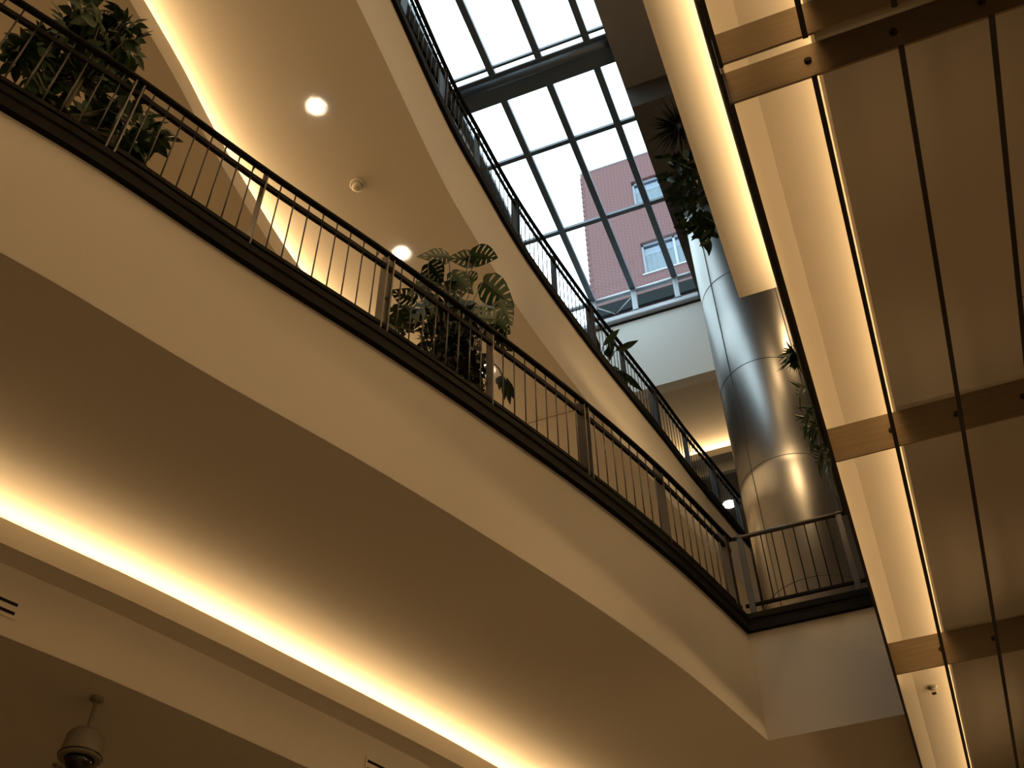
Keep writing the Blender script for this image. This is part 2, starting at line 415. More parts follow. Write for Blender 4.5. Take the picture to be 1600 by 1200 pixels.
struct(link('ceiling', slabm([(p.x, p.y) for p in offset(CL3, .001)] + [(-13.95, 18), (-13.95, -3)], 10.196, 10.2), 'plaster'))
cove_lamps(CL3, .27, 10.49, K_COVE3, y1=17)

r3 = thing('railing', 'steel baluster railing of the upper left gallery against the skylight', 'railing', (-3.1, 8, 12))
railing(r3, CM, 12.0, 0, [1.5, 2.65, 3.8, 4.95, 6.12, 7.13, 8.30, 9.42, 10.5, 11.5, 12.5, 13.66, 14.65, 15.6], 8)

# joint line across the upper soffit
jl = link('trim_1', boxm(-4.2, -2.83, 10.2, 10.208, 10.592, 10.596), 'hairline'); struct(jl)

# ------------------------------------------------------------------ third floor, right
b3r = thing('balcony', 'bright cream soffit end of the upper right gallery above the dark edge line', 'balcony', (-.5, 6, 10.6))
link('soffit', boxm(-.495, .55, -3, 9.12, 10.6, 10.66), 'plaster', b3r)
link('fascia', boxm(-.495, -.38, -3, 9.12, 10.66, 11.85), 'plaster', b3r)
link('end_fascia', boxm(-.38, 8.9, 9.0, 9.12, 10.66, 11.85), 'plaster', b3r)
link('cove_lip', boxm(.55, .58, -3, 9.12, 10.3, 10.5), 'plaster', b3r)
link('cove_ceiling', boxm(.55, 1.0, -3, 9.12, 10.6, 10.66), 'plaster', b3r)
link('lower_soffit', boxm(.58, 8.9, -3, 9.12, 10.3, 10.34), 'plaster', b3r)
link('floor_slab', boxm(-.38, 8.9, -3, 9.0, 11.7, 11.85), 'floor', b3r)
for k in range(12):
    strip_lamp('cove_lamp', (.92, -2.4 + k * 1.0, 10.453), K_COVER3, .99, .03, (0, 1, 0), (-1, 0, .5))

# ------------------------------------------------------------------ fourth floor end wall under the skylight
WY = 15.42
struct(link('wall_end', boxm(-6.5, 2.5, WY, WY + .25, 16.05, 18.2), 'white_plaster'))
sill = link('sill', boxm(-6.5, 2.5, WY - .12, WY + .3, 18.23, 18.38), 'grey_sill', bevel=.03)
tag(sill, 'pale grey metal sill capping the bluish white end wall', 'sill')
struct(link('trim_2', boxm(-6.5, 2.5, WY - .02, WY, 18.19, 18.23), 'outside_dark'))
struct(link('ceiling_end', boxm(-6.5, 2.5, WY + .25, 17.9, 16.05, 16.11), 'plaster'))
c4 = thing('light_cove', 'small lit cove ledge under the white end wall, far end', 'light cove', (-2, 17.6, 15.77))
link('lip', boxm(-6.5, 2.5, 17.55, 17.58, 15.77, 15.95), 'plaster', c4)
link('ledge', boxm(-6.5, 2.5, 17.58, 17.8, 15.77, 15.80), 'plaster', c4)
link('bulkhead', boxm(-6.5, 2.5, 17.8, 17.9, 15.5, 16.05), 'plaster', c4)
struct(link('ceiling_far', boxm(-6.5, 2.5, 17.9, 21.4, 15.5, 15.55), 'roof_brown'))
for k in range(5):
    strip_lamp('cove_lamp', (-5 + k * 1.2, 17.77, 15.97), K_COVE4, 1.19, .05, (1, 0, 0), (0, -1, .6))

# ------------------------------------------------------------------ roof and skylight
ZS = 19.08
struct(link('ceiling_roof_left', boxm(-14, -4.93, -6, 21.5, 18.9, 19.2), 'roof_brown'))
struct(link('ceiling_roof_right', boxm(-1.69, 9, -6, 10.5, 18.9, 19.3), 'roof_brown'))
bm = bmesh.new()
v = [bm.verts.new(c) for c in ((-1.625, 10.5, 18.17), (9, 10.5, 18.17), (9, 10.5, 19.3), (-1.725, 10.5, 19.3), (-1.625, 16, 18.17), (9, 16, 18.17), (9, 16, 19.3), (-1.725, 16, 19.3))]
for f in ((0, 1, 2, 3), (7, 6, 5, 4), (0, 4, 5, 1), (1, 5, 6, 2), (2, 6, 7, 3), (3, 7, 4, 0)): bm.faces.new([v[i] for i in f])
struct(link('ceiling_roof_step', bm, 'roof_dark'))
struct(link('ceiling_roof_back', boxm(-14, 9, 15.7, 21.5, 18.0, 18.2), 'outside_gravel'))
struct(link('ceiling_roof_front', boxm(-4.93, -1.69, -6, -1, 18.9, 19.3), 'roof_brown'))
sk = bpy.data.objects.new('window_1', None); COL.objects.link(sk); sk.location = (-3.3, 10, ZS); struct(sk)
for x in (-4.86, -3.94, -3.01, -2.07):
    link('rafter', boxm(x - .065, x + .065, -1, WY - .02, ZS, ZS + .13), 'sky_steel', sk, bevel=.008)
    link('foot', boxm(x - .055, x + .055, WY - .10, WY - .02, 18.38, ZS + .02), 'grey_sill', sk)
    link('foot_plate', boxm(x - .09, x + .09, WY - .12, WY + .1, 18.38, 18.41), 'sky_steel', sk)
for y in (.7, 2.8, 4.9, 7.1, 11.3, 13.3):
    link('purlin', boxm(-5, -1.7, y - .045, y + .045, ZS + .03, ZS + .10), 'sky_steel', sk)
link('purlin', boxm(-5, -1.7, 9.27, 9.32, ZS + .03, ZS + .10), 'sky_steel', sk)
bm = bmesh.new(); box(bm, -5.3, -1.7, 9.62, 9.98, ZS - .05, ZS - .02); box(bm, -5.3, -1.7, 9.78, 9.80, ZS - .02, ZS + .14)
link('main_beam', bm, 'sky_steel', sk, bevel=.005)
link('main_beam', tubem([(-5.3, 9.56, ZS - .04), (-1.7, 9.56, ZS - .04)], .09, 14), 'sky_steel', sk, smooth=True)
link('main_beam', boxm(-5.3, -1.7, 9.40, 9.49, ZS - .02, ZS + .02), 'sky_steel', sk)
link('eaves_tube', tubem([(-6.5, WY - .06, ZS), (2.5, WY - .06, ZS)], .06, 14), 'grey_sill', sk, smooth=True)
link('edge_beam', boxm(-5.1, -4.93, -1, 10.2, 18.75, 19.35), 'sky_steel', sk)
bm = bmesh.new(); box(bm, -4.93, -1.63, -1, WY, ZS + .14, ZS + .15)
link('glass', bm, 'glass', sk)
link('front_glass', boxm(-6.5, 2.5, WY - .03, WY - .02, 18.4, ZS + .1), 'front_glass', sk)
bw = thing('brace', 'thin V-shaped steel brace at the end of the skylight', 'brace', (-3.5, WY - .15, 18.6))
link('rod', tubem([(-3.08, WY - .14, 18.78), (-3.42, WY - .14, 18.42)], .012, 8), 'grey_sill', bw, smooth=True)
link('rod', tubem([(-3.84, WY - .14, 18.78), (-3.46, WY - .14, 18.42)], .012, 8), 'grey_sill', bw, smooth=True)

# ------------------------------------------------------------------ brick building outside
BY = 22.0
bb = thing('building', 'pink brick building with curtained windows seen through the skylight', 'building', (0, BY, 8))
wx = [(-3.88, -1.7), (-.2, 1.98), (3.4, 5.6)]; wz = [(20.8, 22.45), (24.39, 26.05), (27.97, 29.63), (31.56, 33.22)]
bm = bmesh.new()
xs = [-5.66] + [c for w in wx for c in w] + [9]; zs = [14] + [c for w in wz for c in w] + [34.7]
for i in range(len(xs) - 1):
    for j in range(len(zs) - 1):
        if i % 2 == 1 and j % 2 == 1: continue
        box(bm, xs[i], xs[i + 1], BY, BY + .3, zs[j], zs[j + 1])
bmesh.ops.remove_doubles(bm, verts=bm.verts[:], dist=.0005)
link('facade', bm, 'brick', bb)
link('side_wall', boxm(-5.66, -5.4, BY + .3, BY + 8, 14, 34.7), 'brick', bb)
link('parapet', boxm(-5.72, 9, BY - .04, BY + .4, 34.7, 34.85), 'grey_sill', bb)
bm = bmesh.new()
for k in range(70): box(bm, -5.70, -5.60, BY - .02, BY + .1, 15 + k * .28, 15.14 + k * .28)
link('quoins', bm, 'brick', bb)
link('band', boxm(-9, 9, BY - .25, BY, 26.3, 26.9) if False else boxm(-5.7, 9, BY - .12, BY, 26.45, 26.95), 'outside_dark', bb)
for (x0, x1) in wx[:2]:
    for (z0, z1) in wz[2:]:
        bm = bmesh.new(); t_ = .07
        for a in ((x0, x0 + t_, z0, z1), (x1 - t_, x1, z0, z1), (x0, x1, z0, z0 + t_), (x0, x1, z1 - t_, z1), ((x0 + x1) / 2 - .04, (x0 + x1) / 2 + .04, z0, z1)):
            box(bm, a[0], a[1], BY + .12, BY + .2, a[2], a[3])
        w = link('window', bm, 'win_frame', bb)
        link('pane', boxm(x0, x1, BY + .15, BY + .16, z0, z1), 'win_glass', w)
        bm = bmesh.new(); n = 60
        for s in range(n):
            xa = x0 + (x1 - x0) * s / n; xb = x0 + (x1 - x0) * (s + 1) / n
            ya = BY + .27 + .02 * math.sin(s * 1.3); yb = BY + .27 + .02 * math.sin((s + 1) * 1.3)
            bm.faces.new([bm.verts.new(c) for c in ((xa, ya, z0), (xb, yb, z0), (xb, yb, z1 - .35), (xa, ya, z1 - .35))])
        link('curtain', bm, 'curtain', w)
        link('shade', boxm(x0, x1, BY + .24, BY + .26, z1 - .42, z1), 'win_frame', w)
        link('sill', boxm(x0 - .05, x1 + .05, BY - .04, BY + .12, z0 - .05, z0), 'grey_sill', w)

# ------------------------------------------------------------------ steel column
CX, CY, CR = -.64, 13.0, .72
sc_ = thing('column', 'tall round brushed-steel clad column behind the end railing', 'column', (CX, CY, 6.5))
link('shaft', lathem(CX, CY, [(CR, 6.505), (CR, 18.165)], 96), 'brushed', sc_, smooth=True)
for z in (8.6, 10.72, 12.75, 15.0, 17.2):
    link('ring_joint', lathem(CX, CY, [(CR + .002, z - .006), (CR + .003, z + .006)], 96), 'seam', sc_, smooth=True)
for a in (-128, -38, 52, 142):
    r = math.radians(a); x, y = CX + CR * math.cos(r), CY + CR * math.sin(r)
    link('vertical_joint', tubem([(x, y, 6.52), (x, y, 18.15)], .008, 6), 'seam', sc_)

# ------------------------------------------------------------------ ceiling fittings
def downlight(x, y, z, label, r=.088, power=K_SPOT, deep=False):
    t = thing('downlight', label, 'ceiling light', (x, y, z), 'recessed downlights')
    bm = bmesh.new(); n = 32
    prof = [(r, z - .002), (r + .025, z - .004), (r + .025, z), (r, z)]
    R = [[bm.verts.new((x + q * math.cos(2 * PI * k / n), y + q * math.sin(2 * PI * k / n), h)) for k in range(n)] for q, h in prof]
    for i in range(4):
        for k in range(n): bm.faces.new((R[i][k], R[i][(k + 1) % n], R[(i + 1) % 4][(k + 1) % n], R[(i + 1) % 4][k]))
    link('trim_ring', bm, 'white_metal', t, smooth=True)
    link('diffuser', lathem(x, y, [(r * .2, z - .045), (r * .7, z - .03), (r, z - .003)], 32), 'lamp_glass', t, smooth=True)
    lamp('downlight_lamp', 'SPOT', (x, y, z - .05), power, color=(1, .78, .5), spot_size=2.2, spot_blend=.6, shadow_soft_size=.03)
downlight(-4.06, 4.87, 10.6, 'round lit downlight, highest in the upper left soffit')
downlight(-4.05, 6.96, 10.6, 'round lit downlight just above the large split-leaf plant')
downlight(-3.83, 9.07, 10.6, 'round lit downlight glimpsed behind a railing post near the split-leaf plant')
downlight(-2.26, 18.87, 15.5, 'small bright downlight on the dark far ceiling by the column', r=.14, power=60)

sd = thing('smoke_detector', 'small round cream smoke detector between two downlights', 'smoke detector', (-4.10, 5.91, 10.6))
link('base', lathem(-4.10, 5.91, [(.085, 10.6), (.085, 10.575), (.07, 10.57)], 28), 'white_metal', sd, smooth=True)
link('head', lathem(-4.10, 5.91, [(.055, 10.572), (.055, 10.53), (.035, 10.515)], 28), 'white_metal', sd, smooth=True)

DX, DY = -5.44, 5.66
dc = thing('dome_camera', 'grey dome security camera hanging on a pole from the dark lower ceiling', 'security camera', (DX, DY, 4.315))
link('ceiling_plate', lathem(DX, DY, [(.05, 4.315), (.05, 4.295), (.02, 4.29)], 24), 'cam_grey', dc, smooth=True)
link('pole', tubem([(DX, DY, 4.3), (DX, DY, 4.03)], .014, 12), 'cam_grey', dc, smooth=True)
link('housing', lathem(DX, DY, [(.05, 4.04), (.11, 4.03), (.13, 4.00), (.145, 3.86), (.152, 3.85), (.15, 3.835), (.13, 3.83)], 40), 'cam_grey', dc, smooth=True)
link('ring', lathem(DX, DY, [(.152, 3.856), (.156, 3.85), (.150, 3.842), (.09, 3.825)], 40), 'cam_black', dc, smooth=True)
bm = bmesh.new(); prof = [(.10 * math.cos(a * PI / 16), 3.83 - .10 * math.sin(a * PI / 16)) for a in range(0, 8)] + [(.008, 3.73)]
lathe(bm, DX, DY, prof, 32); link('dome', bm, 'cam_black', dc, smooth=True)

def sprinkler(x, y, z, label):
    s = thing('sprinkler', label, 'sprinkler', (x, y, z))
    link('escutcheon', lathem(x, y, [(.045, z), (.045, z - .006), (.015, z - .014)], 24), 'cam_grey', s, smooth=True)
    bm = bmesh.new(); tube(bm, [(x, y, z - .01), (x, y, z - .03)], .010, 10)
    tube(bm, [(x - .014, y, z - .025), (x - .018, y, z - .045), (x, y, z - .065)], .004, 6); tube(bm, [(x + .014, y, z - .025), (x + .018, y, z - .045), (x, y, z - .065)], .004, 6)
    link('head', bm, 'cam_grey', s, smooth=True)
    link('deflector', lathem(x, y, [(.022, z - .065), (.022, z - .068)], 16), 'cam_black', s)
sprinkler(-6.33, 6.38, 4.315, 'small round sprinkler beside the dome camera at the lower left edge')
sprinkler(.32, 9.97, 5.5, 'small dark sprinkler on the lit cove ceiling at lower right')

def vent(x0, y0, x1, y1, z, label, n=2):
    d = Vector((x1 - x0, y1 - y0)); L = d.length; d.normalize(); nn = Vector((d.y, -d.x))
    g = thing('air_vent', label, 'air vent', ((x0 + x1) / 2, (y0 + y1) / 2, z))
    def slat(bm, a, b, z0, z1, o0, o1):
        P = [Vector((x0, y0)) + d * t + nn * o for t, o in ((a, o0), (b, o0), (b, o1), (a, o1))]
        lo = [bm.verts.new((p.x, p.y, z0)) for p in P]; hi = [bm.verts.new((p.x, p.y, z1)) for p in P]
        bm.faces.new(lo); bm.faces.new(hi[::-1])
        for i in range(4): bm.faces.new((lo[i], lo[(i + 1) % 4], hi[(i + 1) % 4], hi[i]))
    bm = bmesh.new(); slat(bm, -.02, L + .02, z - .075, z + .075, .0, .004); link('plate', bm, 'plaster', g)
    for k in (-1, 1):
        bm = bmesh.new(); slat(bm, 0, L, z + k * .035 - .012, z + k * .035 + .012, .004, .007); link('slot', bm, 'slot_black', g)
CV = offset(CL2, .205)
a = at_y(CV, 4.15); b = at_y(CV, 4.765); vent(a.x, a.y, b.x, b.y, 4.525, 'air vent with two black slots at the left edge of the photo')
a = at_y(CV, 7.72); b = at_y(CV, 8.3); vent(a.x, a.y, b.x, b.y, 4.56, 'air vent cut by the bottom edge of the photo')

# ------------------------------------------------------------------ added fill lights without known fixtures, out of frame
for x in (-11, -8.5):
    for y in (2, 6, 10, 14):
        lamp('fill_light', 'AREA', (x, y, 4.28), K_AMB, size=(.4, .4), aim=(0, 0, -1))  # added fill over the left floor, reaches the ceilings by bounce
for x in (2.8, 5.5):
    for y, k in ((-3, 100), (0, 85), (3, 5), (7, 0.5), (11, 0.5), (14, 14)):
        lamp('fill_light', 'AREA', (x, y, 4.7), k, size=(.4, .4), aim=(0, 0, -1))  # added fill, floor bounce brightens the right soffit
for y in (-1, 1.2, 3.4, 5.6, 7.8, 10, 12.2):
    lamp('wash_fill', 'SPOT', (4.0, y, 3.45), K_WASH * (.5 + .13 * max(0, y)), aim=(-1, 0, .23), rotz=None, spot_size=.76, spot_blend=.9, shadow_soft_size=.22)  # added spots washing the lower fascia and cove faces from the right
lamp('fill_light', 'AREA', (-1.2, 13.8, 5.0), 220, size=(.4, .4), aim=(0, 0, -1))  # added fill to brighten the end soffit from the floor
for y in (2, 7, 12):
    lamp('fill_light', 'AREA', (-8, y, 10.1), 170, size=(.4, .4), aim=(0, 0, -1))  # added fill, bounce off the gallery floor brightens the upper soffit

for y in (-1.5, 1, 3.5, 6, 8.5):
    lamp('side_fill', 'AREA', (0.95, y, 9.0), K_SIDE, size=(.4, .3), aim=(-1, 0, -.05))  # added side fill for the upper lip, soffit and fascia
for y in (1, 5, 9, 13):
    lamp('side_fill', 'AREA', (2.2, y, 16.5), K_SIDE * 3.2, size=(.5, .5), aim=(-1, 0, -.8))  # added high side fill for the upper fascia, no real fixture
# ------------------------------------------------------------------ plants
def rnd(a, b): return random.uniform(a, b)
def rvec(s=1.0): return Vector((rnd(-1, 1), rnd(-1, 1), rnd(-1, 1))) * s

def leaf(bm, base, tip, nrm, width, fold=.15, n=6, shape=0.5, droop=.1):
    base = Vector(base); tip = Vector(tip); ax = tip - base; L = ax.length; ax.normalize()
    nrm = (nrm - ax * nrm.dot(ax)); nrm = nrm.normalized() if nrm.length > 1e-4 else ax.orthogonal().normalized()
    sd_ = ax.cross(nrm).normalized()
    mid, lft, rgt = [], [], []
    for i in range(n + 1):
        t = i / n; w = width * .5 * (math.sin(PI * t ** shape) if 0 < t < 1 else .03)
        p = base + ax * (L * t) - nrm * (droop * L * t * t)
        mid.append(bm.verts.new(p)); lft.append(bm.verts.new(p + sd_ * w + nrm * (w * fold * 2))); rgt.append(bm.verts.new(p - sd_ * w + nrm * (w * fold * 2)))
    for i in range(n):
        bm.faces.new((mid[i], mid[i + 1], lft[i + 1], lft[i])); bm.faces.new((mid[i], rgt[i], rgt[i + 1], mid[i + 1]))

def monstera_leaf(bm, base, tip, nrm, width, lobes=6, slot=.30):
    base = Vector(base); tip = Vector(tip); ax = tip - base; L = ax.length; ax.normalize()
    nrm = (nrm - ax * nrm.dot(ax)).normalized(); sd_ = ax.cross(nrm).normalized()
    def wd(t): return width * .5 * math.sin(PI * min(1, max(0, (t * .93 + .07)) ** .62)) 
    def P(t, s, w):
        return base + ax * (L * (t - .12 * abs(s) * (1 - t) * 1.6)) + sd_ * (s * w) - nrm * (.16 * L * t * t) + nrm * (-.10 * abs(s) * w)
    def Q(t, f, sgn): return P(t + .16 * f * f, sgn * f, wd(t))
    for sgn in (1, -1):
        for k in range(lobes):
            t0, t1 = k / lobes, (k + 1) / lobes
            g = (t1 - t0) * slot if 0 < k else 0
            rim = .84 if k % 2 else 1.0        # every other slit stays closed by the leaf rim
            bm.faces.new([bm.verts.new(q) for q in (P(t0, 0, 0), P(t1, 0, 0), Q(t1, .24, sgn), Q(t0, .24, sgn))])
            for f0, f1 in ((.24, .54), (.54, .84)):
                bm.faces.new([bm.verts.new(q) for q in (Q(t0 + g * min(1, f0 * 2), f0, sgn), Q(t1, f0, sgn), Q(t1, f1, sgn), Q(t0 + g * (1.4 - f1 * .6), f1, sgn))])
            bm.faces.new([bm.verts.new(q) for q in (Q(t0 + (0 if rim < 1 else g * .7), .84, sgn), Q(t1, .84, sgn), Q(min(.99, t1), 1, sgn), Q(t0 + (0 if rim < 1 else g * .5), 1, sgn))])

def pot(root, x, y, z, r, h, m_='pot'):
    link('pot', lathem(x, y, [(r * .75, z), (r * .95, z + h * .8), (r * 1.02, z + h * .82), (r * 1.02, z + h), (r * .9, z + h), (r * .88, z + h * .92)], 28), m_, root, smooth=False)
    link('soil', lathem(x, y, [(r * .86, z + h * .88), (r * .86, z + h * .93)], 24), 'soil', root)

VIEW = lambda p: -Vector(p).normalized()       # towards the visitor on the ground floor (plants lean to the light well)

# umbrella plant, far left, behind the lower railing
up = thing('potted_plant', 'tall bushy umbrella plant behind the lower railing at upper left', 'plant', (-4.62, 2.75, 6.5))
pot(up, -4.62, 2.75, 6.5, .26, .45)
hubs = []
C0 = [((-4.62, 2.70, 8.35), .36, 44), ((-4.60, 2.76, 8.75), .22, 12), ((-4.72, 2.58, 7.95), .28, 20), ((-4.78, 2.42, 7.65), .15, 7),
      ((-4.50, 2.98, 7.85), .24, 12), ((-4.36, 3.32, 7.95), .13, 8), ((-4.42, 3.20, 7.45), .15, 7), ((-4.60, 2.85, 7.45), .28, 14)]
for c, s, n in C0:
    for k in range(n):
        v = Vector((random.gauss(0, 1), random.gauss(0, 1), random.gauss(0, 1))); v = v.normalized() * s * (rnd(.3, 1) ** .5)
        hubs.append(Vector(c) + v)
bm = bmesh.new(); bs = bmesh.new()
trunk = [Vector((-4.62, 2.75, 6.9)), Vector((-4.60, 2.74, 7.5)), Vector((-4.62, 2.76, 8.1)), Vector((-4.6, 2.78, 8.7))]
tube(bs, trunk, [.03, .025, .02, .012], 8)
for h in hubs:
    t0 = random.choice(trunk[:3]).lerp(trunk[3], .1); t0 = min(trunk, key=lambda q: (q - h).length) - Vector((0, 0, .15))
    tube(bs, [t0, (t0 + h) / 2 + Vector((0, 0, -.04)), h], .006, 5)
    ax = (VIEW(h) * .5 + Vector((rnd(-.5, .5), rnd(-.5, .5), rnd(.2, 1)))).normalized()
    u = ax.orthogonal().normalized(); w = ax.cross(u); n = random.randint(7, 9); ph = rnd(0, 6)
    for k in range(n):
        a = ph + 2 * PI * k / n; d = (u * math.cos(a) + w * math.sin(a)) - ax * rnd(.15, .5); d.normalize(); L = rnd(.14, .21)
        leaf(bm, h + d * .025, h + d * L, ax, L * .46, shape=.75, n=5)
link('foliage', bm, 'leaf', up, smooth=True); link('stem', bs, 'stem', up, smooth=True)

# split-leaf plant
mo = thing('potted_plant', 'large split-leaf plant rising above the middle of the lower railing', 'plant', (-2.98, 6.25, 6.5))
pot(mo, -2.98, 6.25, 6.5, .3, .5)
LEAVES = [((-2.86, 6.3, 9.17), (-2.69, 6.66, 9.41), 0.29),
  ((-2.86, 6.46, 9.29), (-2.97, 6.2, 9.05), 0.2),
  ((-3.08, 6.26, 9.2), (-3.11, 5.9, 8.81), 0.18),
  ((-3.01, 5.68, 8.34), (-2.97, 5.9, 8.31), 0.24),
  ((-3.01, 5.98, 8.57), (-3.05, 5.71, 8.01), 0.22),
  ((-2.98, 6.92, 9.51), (-2.78, 7.31, 9.48), 0.37),
  ((-2.84, 7.05, 9.26), (-2.75, 7.19, 9.06), 0.29),
  ((-2.83, 6.84, 8.92), (-2.83, 6.62, 8.77), 0.15),
  ((-2.81, 6.88, 8.75), (-2.74, 7.17, 8.83), 0.26),
  ((-2.89, 6.57, 8.49), (-2.7, 7.06, 8.9), 0.26),
  ((-3.21, 6.02, 8.66), (-3.11, 5.97, 8.16), 0.22),
  ((-3.06, 6.45, 9.05), (-3.08, 6.4, 8.69), 0.26),
  ((-2.97, 6.11, 8.71), (-2.81, 6.21, 8.5), 0.22),
  ((-3.3, 6.03, 8.32), (-3.38, 5.79, 8.18), 0.2),
  ((-3.22, 6.04, 8.01), (-3.41, 5.75, 7.67), 0.24),
  ((-3.28, 5.89, 8.06), (-3.36, 5.87, 7.7), 0.24),
  ((-3.04, 6.07, 8.25), (-3.21, 5.78, 7.81), 0.25),
  ((-3.28, 5.57, 7.7), (-3.23, 5.85, 7.63), 0.21),
  ((-3.04, 6.65, 8.9), (-2.92, 6.65, 8.5), 0.29),
  ((-2.74, 6.46, 8.12), (-2.59, 6.6, 7.92), 0.24),
  ((-3.16, 6.46, 8.74), (-2.93, 6.91, 9.04), 0.25),
  ((-3.13, 6.13, 8.26), (-3.03, 6.22, 7.94), 0.26),
  ((-2.97, 6.35, 8.74), (-3.08, 6.0, 8.33), 0.22),
  ((-3.24, 5.56, 7.41), (-3.27, 5.48, 7.18), 0.17),
  ((-2.9, 6.62, 7.97), (-2.86, 6.85, 7.88), 0.21),
  ((-2.95, 6.61, 9.13), (-3.06, 6.54, 9.26), 0.2)]
bs = bmesh.new()
crown = Vector((-3.0, 6.2, 7.9))
tube(bs, [(-2.98, 6.25, 6.95), (-3.0, 6.22, 7.5), crown], [.035, .03, .025], 8)
for k, (a_, b_, w_) in enumerate(LEAVES):
    bm = bmesh.new(); A_ = Vector(a_); B_ = Vector(b_)
    nr = (VIEW(A_) + rvec(.45)).normalized()
    monstera_leaf(bm, A_, B_, nr, w_, lobes=6 if w_ > .15 else 5)
    bmesh.ops.remove_doubles(bm, verts=bm.verts[:], dist=.0005)
    link('leaf', bm, 'leaf', mo)
    md = crown.lerp(A_, .6) + Vector((rnd(-.06, .06), rnd(-.06, .06), -.08)); tube(bs, [crown, md, A_], .006, 5)
link('stem', bs, 'stem', mo, smooth=True)


# dense shrub in front of it
sh = thing('potted_plant', 'dense dark small-leaved shrub standing in front of the split-leaf plant', 'plant', (-2.88, 6.02, 6.5))
pot(sh, -3.05, 6.2, 6.5, .2, .3)
bm = bmesh.new(); bs = bmesh.new()
for k in range(1500):
    a, r_, z = rnd(0, 2 * PI), math.sqrt(rnd(0, 1)), rnd(6.95, 8.15)
    R_ = .40 * (1 - .45 * ((z - 7.05) / 1.1) ** 2)
    p = Vector((-3.0 + R_ * r_ * math.cos(a) * .8, 6.25 + R_ * r_ * math.sin(a) * 1.1, z))
    d = rvec().normalized(); leaf(bm, p, p + d * rnd(.08, .12), rvec().normalized(), rnd(.045, .065), n=3)
for k in range(16):
    a = rnd(0, 2 * PI); tube(bs, [(-3.05, 6.2, 6.78), (-3.0 + .15 * math.cos(a), 6.2 + .15 * math.sin(a), 7.5), (-3.0 + .3 * math.cos(a), 6.22 + .3 * math.sin(a), 8.0)], .007, 5)
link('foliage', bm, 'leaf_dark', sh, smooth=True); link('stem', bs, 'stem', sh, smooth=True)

# dangling seed-pod-like plant end right of the post
hp = thing('hanging_sprig', 'small dark drooping sprig between balusters, right of the split-leaf plant', 'plant', (-2.70, 6.85, 7.9))
bm = bmesh.new()
tube(bm, [(-2.80, 6.68, 7.95), (-2.74, 6.80, 7.90), (-2.71, 6.86, 7.80)], .007, 5)
link('stem', bm, 'stem', hp)
bm = bmesh.new()
for dx, dl in ((-.03, .2), (.0, .3), (.03, .33), (.05, .24), (-.045, .14)):
    leaf(bm, (-2.71 + dx * .4, 6.86 + dx * .5, 7.84), (-2.71 + dx * 1.2, 6.86 + dx * 1.6, 7.84 - dl), Vector((.3, -.9, -.2)), .06, n=5, shape=1.2)
link('leaves', bm, 'leaf_dark', hp)

# spiky plant high on the right gallery
sp = thing('potted_plant', 'dark spiky plant with thin radiating leaves high beside the cream soffit', 'plant', (-.55, 8.0, 11.85))
pot(sp, -.15, 8.0, 11.85, .2, .35)
bm = bmesh.new(); c = Vector((-.66, 8.0, 13.0))
for k in range(210):
    d = rvec(); d = (d.normalized() + Vector((-.15, 0, -.05))).normalized(); L = rnd(.3, .52)
    leaf(bm, c + d * .03, c + d * L, rvec().normalized(), .02, n=4, shape=.5, droop=.18)
link('foliage', bm, 'leaf_dark', sp)
link('stem', tubem([(-.15, 8.0, 12.15), (-.25, 8, 12.6), (-.6, 8, 12.98)], [.035, .03, .025], 8), 'stem', sp, smooth=True)

# rubber-leaved plant below it
rp = thing('potted_plant', 'glossy broad-leaved plant hanging over the right gallery edge before the column', 'plant', (-.7, 8.75, 11.85))
pot(rp, -.15, 8.7, 11.85, .22, .35)
bm = bmesh.new(); bs = bmesh.new()
for k in range(150):
    t = rnd(0, 1); c = Vector((-.80, 8.8, 13.5)).lerp(Vector((-.70, 8.85, 11.7)), t)
    s = .30 * math.sin(PI * (.15 + .8 * t)) ** .7
    p = c + Vector((random.gauss(0, .55) * s, random.gauss(0, .5) * s, random.gauss(0, .4) * s))
    d = (Vector((rnd(-1, .6), rnd(-.8, .8), rnd(-1.3, .3)))).normalized(); L = rnd(.15, .24)
    leaf(bm, p, p + d * L, (VIEW(p) + rvec(.6)).normalized(), L * .42, n=5, shape=.8)
for x, y, z, L in ((-.74, 8.85, 11.75, .30), (-.68, 8.85, 11.6, .34), (-.80, 8.85, 11.95, .26)):
    leaf(bm, (x, y, z), (x - .03, y, z - L), Vector((.3, -.8, -.5)), .09, n=6, shape=.9)
for k in range(8):
    tube(bs, [(-.15, 8.7, 12.15), (-.5 + rnd(-.1, .1), 8.75, 12.7 + rnd(-.1, .3)), (-.78 + rnd(-.15, .15), 8.8, rnd(12.0, 13.3))], .009, 5)
link('foliage', bm, 'leaf', rp, smooth=True); link('stem', bs, 'stem', rp, smooth=True)

# slender plant on the upper left gallery by the railing
lp3 = thing('potted_plant', 'small plant with long narrow leaves poking through the upper left railing', 'plant', (-2.8, 11.2, 12.0))
pot(lp3, -2.95, 11.3, 12.0, .14, .22)
bm = bmesh.new()
for b_, t_ in (((-2.72, 10.95, 12.55), (-2.42, 10.9, 12.78)), ((-2.6, 11.2, 12.65), (-2.22, 11.25, 12.78)), ((-2.8, 11.1, 12.4), (-2.86, 10.75, 12.95)), ((-2.75, 11.2, 12.35), (-2.5, 11.5, 12.2)),
               ((-2.72, 11.25, 12.5), (-2.55, 11.0, 12.95)), ((-2.8, 11.2, 12.3), (-2.62, 11.6, 12.65)), ((-2.7, 11.3, 12.3), (-2.45, 11.75, 12.45)), ((-2.7, 11.05, 12.4), (-2.6, 10.8, 12.3)), ((-2.62, 11.3, 12.35), (-2.38, 12.0, 12.4))):
    leaf(bm, b_, t_, (VIEW(b_) + rvec(.3)).normalized(), .11, n=5, shape=.9)
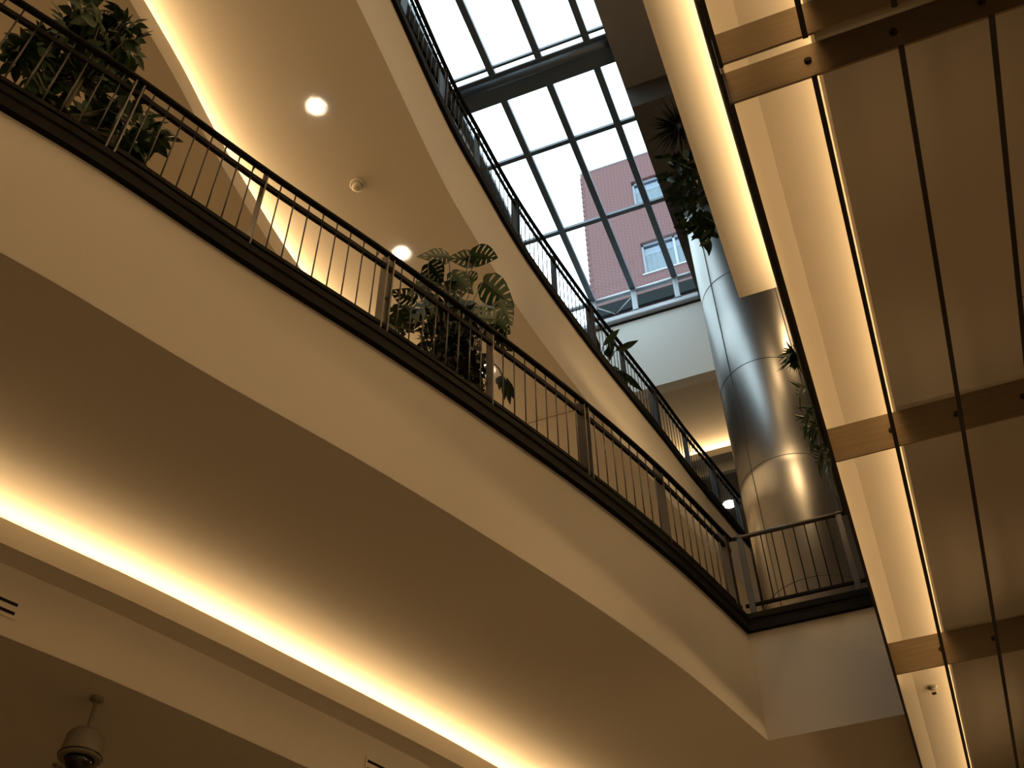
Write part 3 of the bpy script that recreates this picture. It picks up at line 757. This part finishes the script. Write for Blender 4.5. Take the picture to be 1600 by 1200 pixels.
link('foliage', bm, 'leaf', lp3, smooth=True)
bm = bmesh.new()
for q in ((-2.72, 10.95, 12.55), (-2.6, 11.2, 12.65), (-2.8, 11.1, 12.4), (-2.7, 11.3, 12.3)): tube(bm, [(-2.95, 11.3, 12.2), q], .007, 5)
link('stem', bm, 'stem', lp3)

# flowering plant and palm on the right lower gallery
fp = thing('potted_plant', 'curly plant with an orange bract leaning over the right gallery edge', 'plant', (.25, 8.0, 6.5))
pot(fp, .3, 8.0, 6.5, .2, .35)
bm = bmesh.new(); c = Vector((-.02, 7.9, 8.15))
for k in range(70):
    d = Vector((rnd(-1, .35), rnd(-.7, .7), rnd(-1, .9))).normalized(); L = rnd(.12, .27)
    leaf(bm, c + d * .02, c + d * L, rvec().normalized(), .035, n=5, droop=.35)
link('foliage', bm, 'leaf', fp, smooth=True)
bm = bmesh.new()
for k in range(6):
    leaf(bm, c + Vector((.0, .05, -.02)), c + Vector((rnd(-.05, .05), rnd(.05, .22), rnd(-.22, -.02))), rvec().normalized(), .05, n=4)
bl = link('bract', bm, 'leaf_orange', fp); bl['label'] = 'orange bract'
link('stem', tubem([(.3, 8, 6.8), (.25, 7.98, 7.5), (-.02, 7.9, 8.15)], .012, 6), 'stem', fp)

pp = thing('potted_plant', 'green palm fronds leaning over the right gallery handrail before the column', 'plant', (.3, 8.5, 6.5))
pot(pp, .35, 8.5, 6.5, .2, .35)
bm = bmesh.new(); bs = bmesh.new()
for k in range(9):
    a = Vector((.3, 8.5, 6.85)); top = Vector((.0 + rnd(-.05, .1), 8.2 + rnd(-.5, .5), rnd(7.7, 8.15))); end = Vector((-.13 + rnd(-.04, .1), top.y + rnd(-.2, .25), top.z - rnd(.35, .6)))
    pts = []
    for i in range(11):
        t = i / 10; pts.append((a * (1 - t) ** 2) + (top * 2 * t * (1 - t)) * 1.0 + end * t * t)
    tube(bs, pts, .005, 5)
    for i in range(4, 11):
        for s in (1, -1):
            for q in (0, .5):
                p = pts[i].lerp(pts[min(10, i + 1)], q); tdir = (pts[i] - pts[i - 1]).normalized(); sdv = tdir.cross(Vector((1, 0, .3))).normalized() * s
                leaf(bm, p, p + (sdv * .8 + tdir * .6 + Vector((0, 0, -.3))).normalized() * .17, rvec().normalized(), .02, n=3)
link('fronds', bm, 'leaf_bright', pp); link('stem', bs, 'stem', pp)
